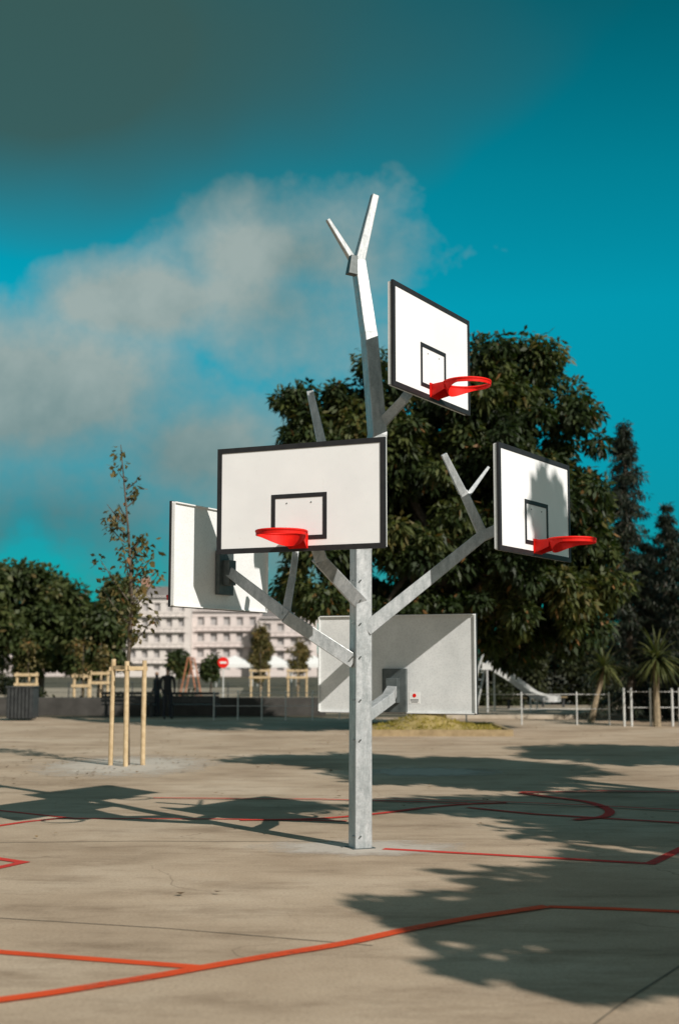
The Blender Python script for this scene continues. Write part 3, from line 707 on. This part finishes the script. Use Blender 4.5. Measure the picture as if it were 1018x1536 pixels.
# ------------------------------------------------------------ buildings
def building(name, x0, x1, Y, H, floors, bay, depth, wall, roof_h, chim):
    e = empty(name, ((x0+x1)/2, Y, 0)); w = x1-x0; cx = (x0+x1)/2
    mb = MB(); mb.box((cx, Y+depth/2+0.3, H/2), (w-0.1, depth, H)); mb.obj('glazing_core', M_glass, e)
    mb = MB(); nb = int(w/bay); fh = H/floors
    for k in range(nb+1):
        x = x0+k*w/nb; mb.box((x, Y+0.1, H/2), (bay*0.56, 0.5, H))
    for k in range(floors+1):
        zz = k*fh; hh = fh*0.44; mb.box((cx, Y+0.08, max(hh/2, zz)), (w+0.6, 0.60, hh))
    mb.box((x0-0.1, Y+depth/2+0.4, H/2), (0.3, depth+0.3, H)); mb.box((x1+0.1, Y+depth/2+0.4, H/2), (0.3, depth+0.3, H))
    mb.obj('walls', wall, e)
    mb = MB()
    for k in range(1, floors):
        mb.box((cx, Y-0.45, k*fh-0.3), (w*0.96, 0.6, 0.14))
    mb.obj('balcony_slabs', wall, e)
    mb = MB()
    for k in range(1, floors): mb.box((cx, Y-0.7, k*fh+0.65), (w*0.96, 0.05, 0.06))
    for k in range(nb*2):
        x = x0+(k+0.5)*w/(nb*2)
        for j in range(1, floors): mb.box((x, Y-0.7, j*fh+0.2), (0.06, 0.05, 0.84))
    mb.obj('balcony_rails', M_rail, e)
    mb = MB(); a, b_ = Y-0.6, Y+depth+0.6
    mb.add([(x0-0.4,a,H+0.2),(x1+0.4,a,H+0.2),(x1+0.4,b_,H+0.2),(x0-0.4,b_,H+0.2),(x0+1,a+3,H+roof_h),(x1-1,a+3,H+roof_h),(x1-1,b_-3,H+roof_h),(x0+1,b_-3,H+roof_h)],
           [(0,1,5,4),(1,2,6,5),(2,3,7,6),(3,0,4,7),(4,5,6,7),(3,2,1,0)])
    mb.obj('roof', M_roof, e)
    mb = MB()
    for c in chim: mb.box((c, Y+4, H+roof_h), (1.6, 0.9, 3.0)); mb.prism((c-0.4,Y+4,H+roof_h+1.5),(c-0.4,Y+4,H+roof_h+2.1),0.2,0.16,8); mb.prism((c+0.4,Y+4,H+roof_h+1.5),(c+0.4,Y+4,H+roof_h+2.1),0.2,0.16,8)
    mb.obj('chimneys', M_brick, e)
building('apartment_building', -39.5, -26.8, 230, 13.6, 5, 1.9, 14, M_render, 2.4, [-34.8, -29])
building('apartment_building', -26.2, -14.5, 236, 11.4, 4, 2.0, 14, M_render2, 1.6, [-22, -17])
building('apartment_building', -14.0, -4.5, 232, 10.0, 4, 2.1, 14, M_render2, 1.8, [-12, -7])
building('apartment_building', -62, -42, 240, 11.5, 4, 2.2, 14, M_render2, 2.0, [-55, -48])
building('apartment_building', 58, 84, 250, 11.5, 4, 2.2, 14, M_render2, 2.0, [64, 76])

# ------------------------------------------------------------ people
M_cloth, nt, b, o = new_mat('person_surface')
tc = nt.nodes.new('ShaderNodeTexCoord'); sep = nt.nodes.new('ShaderNodeSeparateXYZ'); lk(nt, tc.outputs['Object'], sep.inputs[0])
c = ramp(nt, math_(nt, 'DIVIDE', sep.outputs[2], 2.0), [(0.0, (0.02,0.02,0.02)), (0.045, (0.02,0.022,0.03)), (0.46, (0.018,0.018,0.02)), (0.745, (0.38,0.24,0.17)), (0.83, (0.03,0.02,0.015))], 'CONSTANT')
lk(nt, c, b.inputs['Base Color']); b.inputs['Roughness'].default_value = 0.8
def person(name, loc, yaw, H=1.74, seed=0):
    k = H/1.75
    V = [(0,0,0.95,.13,.10),(0,0,1.12,.13,.09),(0,0.01,1.32,.16,.10),(0,0,1.45,.10,.07),(0,0,1.52,.05,.05),(0,-0.01,1.58,.065,.075),(0,-0.01,1.66,.075,.09),(0,0,1.73,.05,.06),
         (-.19,0,1.42,.055,.055),(-.24,0.03,1.15,.045,.045),(-.20,-.10,.93,.035,.035),(-.18,-.16,.84,.03,.02),
         (.19,0,1.42,.055,.055),(.25,0.02,1.15,.045,.045),(.22,-.08,.92,.035,.035),(.21,-.13,.83,.03,.02),
         (-.09,0,.88,.085,.085),(-.10,-.02,.50,.06,.06),(-.11,.02,.09,.045,.045),(-.12,-.10,.035,.04,.03),(-.12,-.18,.03,.035,.02),
         (.09,0,.88,.085,.085),(.11,.0,.50,.06,.06),(.13,.05,.09,.045,.045),(.14,-.07,.035,.04,.03),(.14,-.15,.03,.035,.02)]
    E = [(0,1),(1,2),(2,3),(3,4),(4,5),(5,6),(6,7),(2,8),(8,9),(9,10),(10,11),(2,12),(12,13),(13,14),(14,15),(0,16),(16,17),(17,18),(18,19),(19,20),(0,21),(21,22),(22,23),(23,24),(24,25)]
    me = bpy.data.meshes.new(name+'_body'); me.from_pydata([(v[0]*k, v[1]*k, v[2]*k) for v in V], E, [])
    o = bpy.data.objects.new(name, me); scene.collection.objects.link(o); o.location = loc; o.rotation_euler = (0,0,yaw)
    m = o.modifiers.new('skin', 'SKIN'); m.use_smooth_shade = True
    sv = me.skin_vertices[0].data
    for i, v in enumerate(V): sv[i].radius = (v[3]*k, v[4]*k); sv[i].use_root = (i == 0)
    s = o.modifiers.new('sub', 'SUBSURF'); s.levels = 2; s.render_levels = 2
    me.materials.append(M_cloth); return o
person('person', (W(252,1000,45.0).x, 45.0, 0), 0.4, 1.78)
person('person', (W(236,1000,47.2).x, 47.2, 0), -0.9, 1.62)

# ------------------------------------------------------------ sun + sky
SUNH = Vector((0.62, -0.785, 0)).normalized(); EL = math.radians(35)
sd = Vector((SUNH.x*math.cos(EL), SUNH.y*math.cos(EL), math.sin(EL)))
sun = bpy.data.lights.new('sun', 'SUN'); sun.energy = 5.0; sun.angle = math.radians(0.5); sun.color = (1.0, 0.935, 0.86)
so = bpy.data.objects.new('sun', sun); scene.collection.objects.link(so); so.rotation_euler = sd.to_track_quat('Z', 'Y').to_euler(); so.location = (20,-20,30)

w = bpy.data.worlds.new('World'); scene.world = w; w.use_nodes = True; nt = w.node_tree; nt.nodes.clear()
out = nt.nodes.new('ShaderNodeOutputWorld'); bg = nt.nodes.new('ShaderNodeBackground'); lk(nt, bg.outputs[0], out.inputs[0]); bg.inputs[1].default_value = 0.1
sky = nt.nodes.new('ShaderNodeTexSky'); sky.sky_type = 'NISHITA'; sky.sun_disc = False; sky.sun_elevation = EL
sky.sun_rotation = math.atan2(SUNH.x, SUNH.y)
sky.ozone_density = 2.0; sky.air_density = 1.0; sky.dust_density = 0.6
tc = nt.nodes.new('ShaderNodeTexCoord'); D = tc.outputs['Generated']
sp = nt.nodes.new('ShaderNodeSeparateXYZ'); lk(nt, D, sp.inputs[0])
tint = ramp(nt, sp.outputs[2], [(0.0, (0.02, 0.38, 0.42)), (0.12, (0.01, 0.60, 0.62)), (0.27, (0.005, 1.03, 0.90)), (0.36, (0.005, 0.93, 0.76)), (0.48, (0.005, 0.62, 0.47))])
tinted = mixc(nt, 1.0, sky.outputs[0], tint, 'MULTIPLY')
nz = noise(nt, D, 5.0, 8, 0.62); nz2 = noise(nt, D, 2.2, 3, 0.55)
def blobmask(px, py, rx, ry, gain=1.0):
    c = ray(px, py).normalized()
    s = nt.nodes.new('ShaderNodeVectorMath'); s.operation = 'SUBTRACT'; lk(nt, D, s.inputs[0]); s.inputs[1].default_value = c
    m = nt.nodes.new('ShaderNodeVectorMath'); m.operation = 'MULTIPLY'; lk(nt, s.outputs[0], m.inputs[0]); m.inputs[1].default_value = (FPX/rx, 1.5, FPX/ry)
    l = nt.nodes.new('ShaderNodeVectorMath'); l.operation = 'LENGTH'; lk(nt, m.outputs[0], l.inputs[0])
    return math_(nt, 'MULTIPLY', math_(nt, 'SUBTRACT', 1.35, l.outputs['Value']), gain)
def union(ms):
    a = ms[0]
    for x in ms[1:]: a = math_(nt, 'MAXIMUM', a, x)
    return a
nn = math_(nt, 'MULTIPLY', math_(nt, 'SUBTRACT', nz, 0.5), 3.6)
br = union([blobmask(40,600,290,125), blobmask(215,455,150,60), blobmask(450,385,180,75), blobmask(420,460,160,110,0.85), blobmask(290,680,170,95,0.95), blobmask(90,770,330,110,0.85)])
fm = ramp(nt, math_(nt, 'ADD', br, nn), [(0.0, 0.0), (0.35, 0.45), (1.2, 0.95)])
brt = ramp(nt, nz, [(0.3, (1.2, 2.2, 2.25)), (0.60, (3.5, 4.2, 4.0))])
low = ramp(nt, sp.outputs[2], [(0.08, (0.45, 0.62, 0.66)), (0.24, (1, 1, 1))])
brt = mixc(nt, 1.0, brt, low, 'MULTIPLY')
c1 = mixc(nt, fm, tinted, brt)
dk = union([blobmask(100,60,560,185), blobmask(0,800,300,80,0.4)])
dn = math_(nt, 'MULTIPLY', math_(nt, 'SUBTRACT', nz2, 0.5), 2.2)
dm = ramp(nt, math_(nt, 'ADD', dk, dn), [(0.0, 0.0), (1.1, 0.88)])
c2 = mixc(nt, dm, c1, (0.46, 0.98, 0.86))
bm_ = ramp(nt, math_(nt, 'ADD', math_(nt, 'MULTIPLY', sp.outputs[1], -1.2), math_(nt, 'MULTIPLY', math_(nt, 'SUBTRACT', nz2, 0.5), 1.5)), [(0.0, 0.0), (0.5, 0.85)])
c3 = mixc(nt, bm_, c2, (3.5, 3.5, 3.3))  # unseen cloud cover behind the camera, added to make the ambient light neutral
lk(nt, c3, bg.inputs[0])

# ------------------------------------------------------------ camera
cd = bpy.data.cameras.new('camera'); co = bpy.data.objects.new('camera', cd); scene.collection.objects.link(co)
cd.sensor_fit = 'VERTICAL'; cd.sensor_height = 36; cd.sensor_width = 24; cd.lens = FPX/1536*36; cd.clip_end = 4000; cd.clip_start = 0.1
co.location = (0, 0, CAMZ); co.rotation_euler = (math.pi/2+math.atan(TA), 0, 0)
cd.dof.use_dof = True; cd.dof.focus_distance = 12.9; cd.dof.aperture_fstop = 1.4
scene.camera = co
scene.view_settings.view_transform = 'Standard'; scene.view_settings.look = 'None'; scene.view_settings.exposure = 0; scene.view_settings.gamma = 1
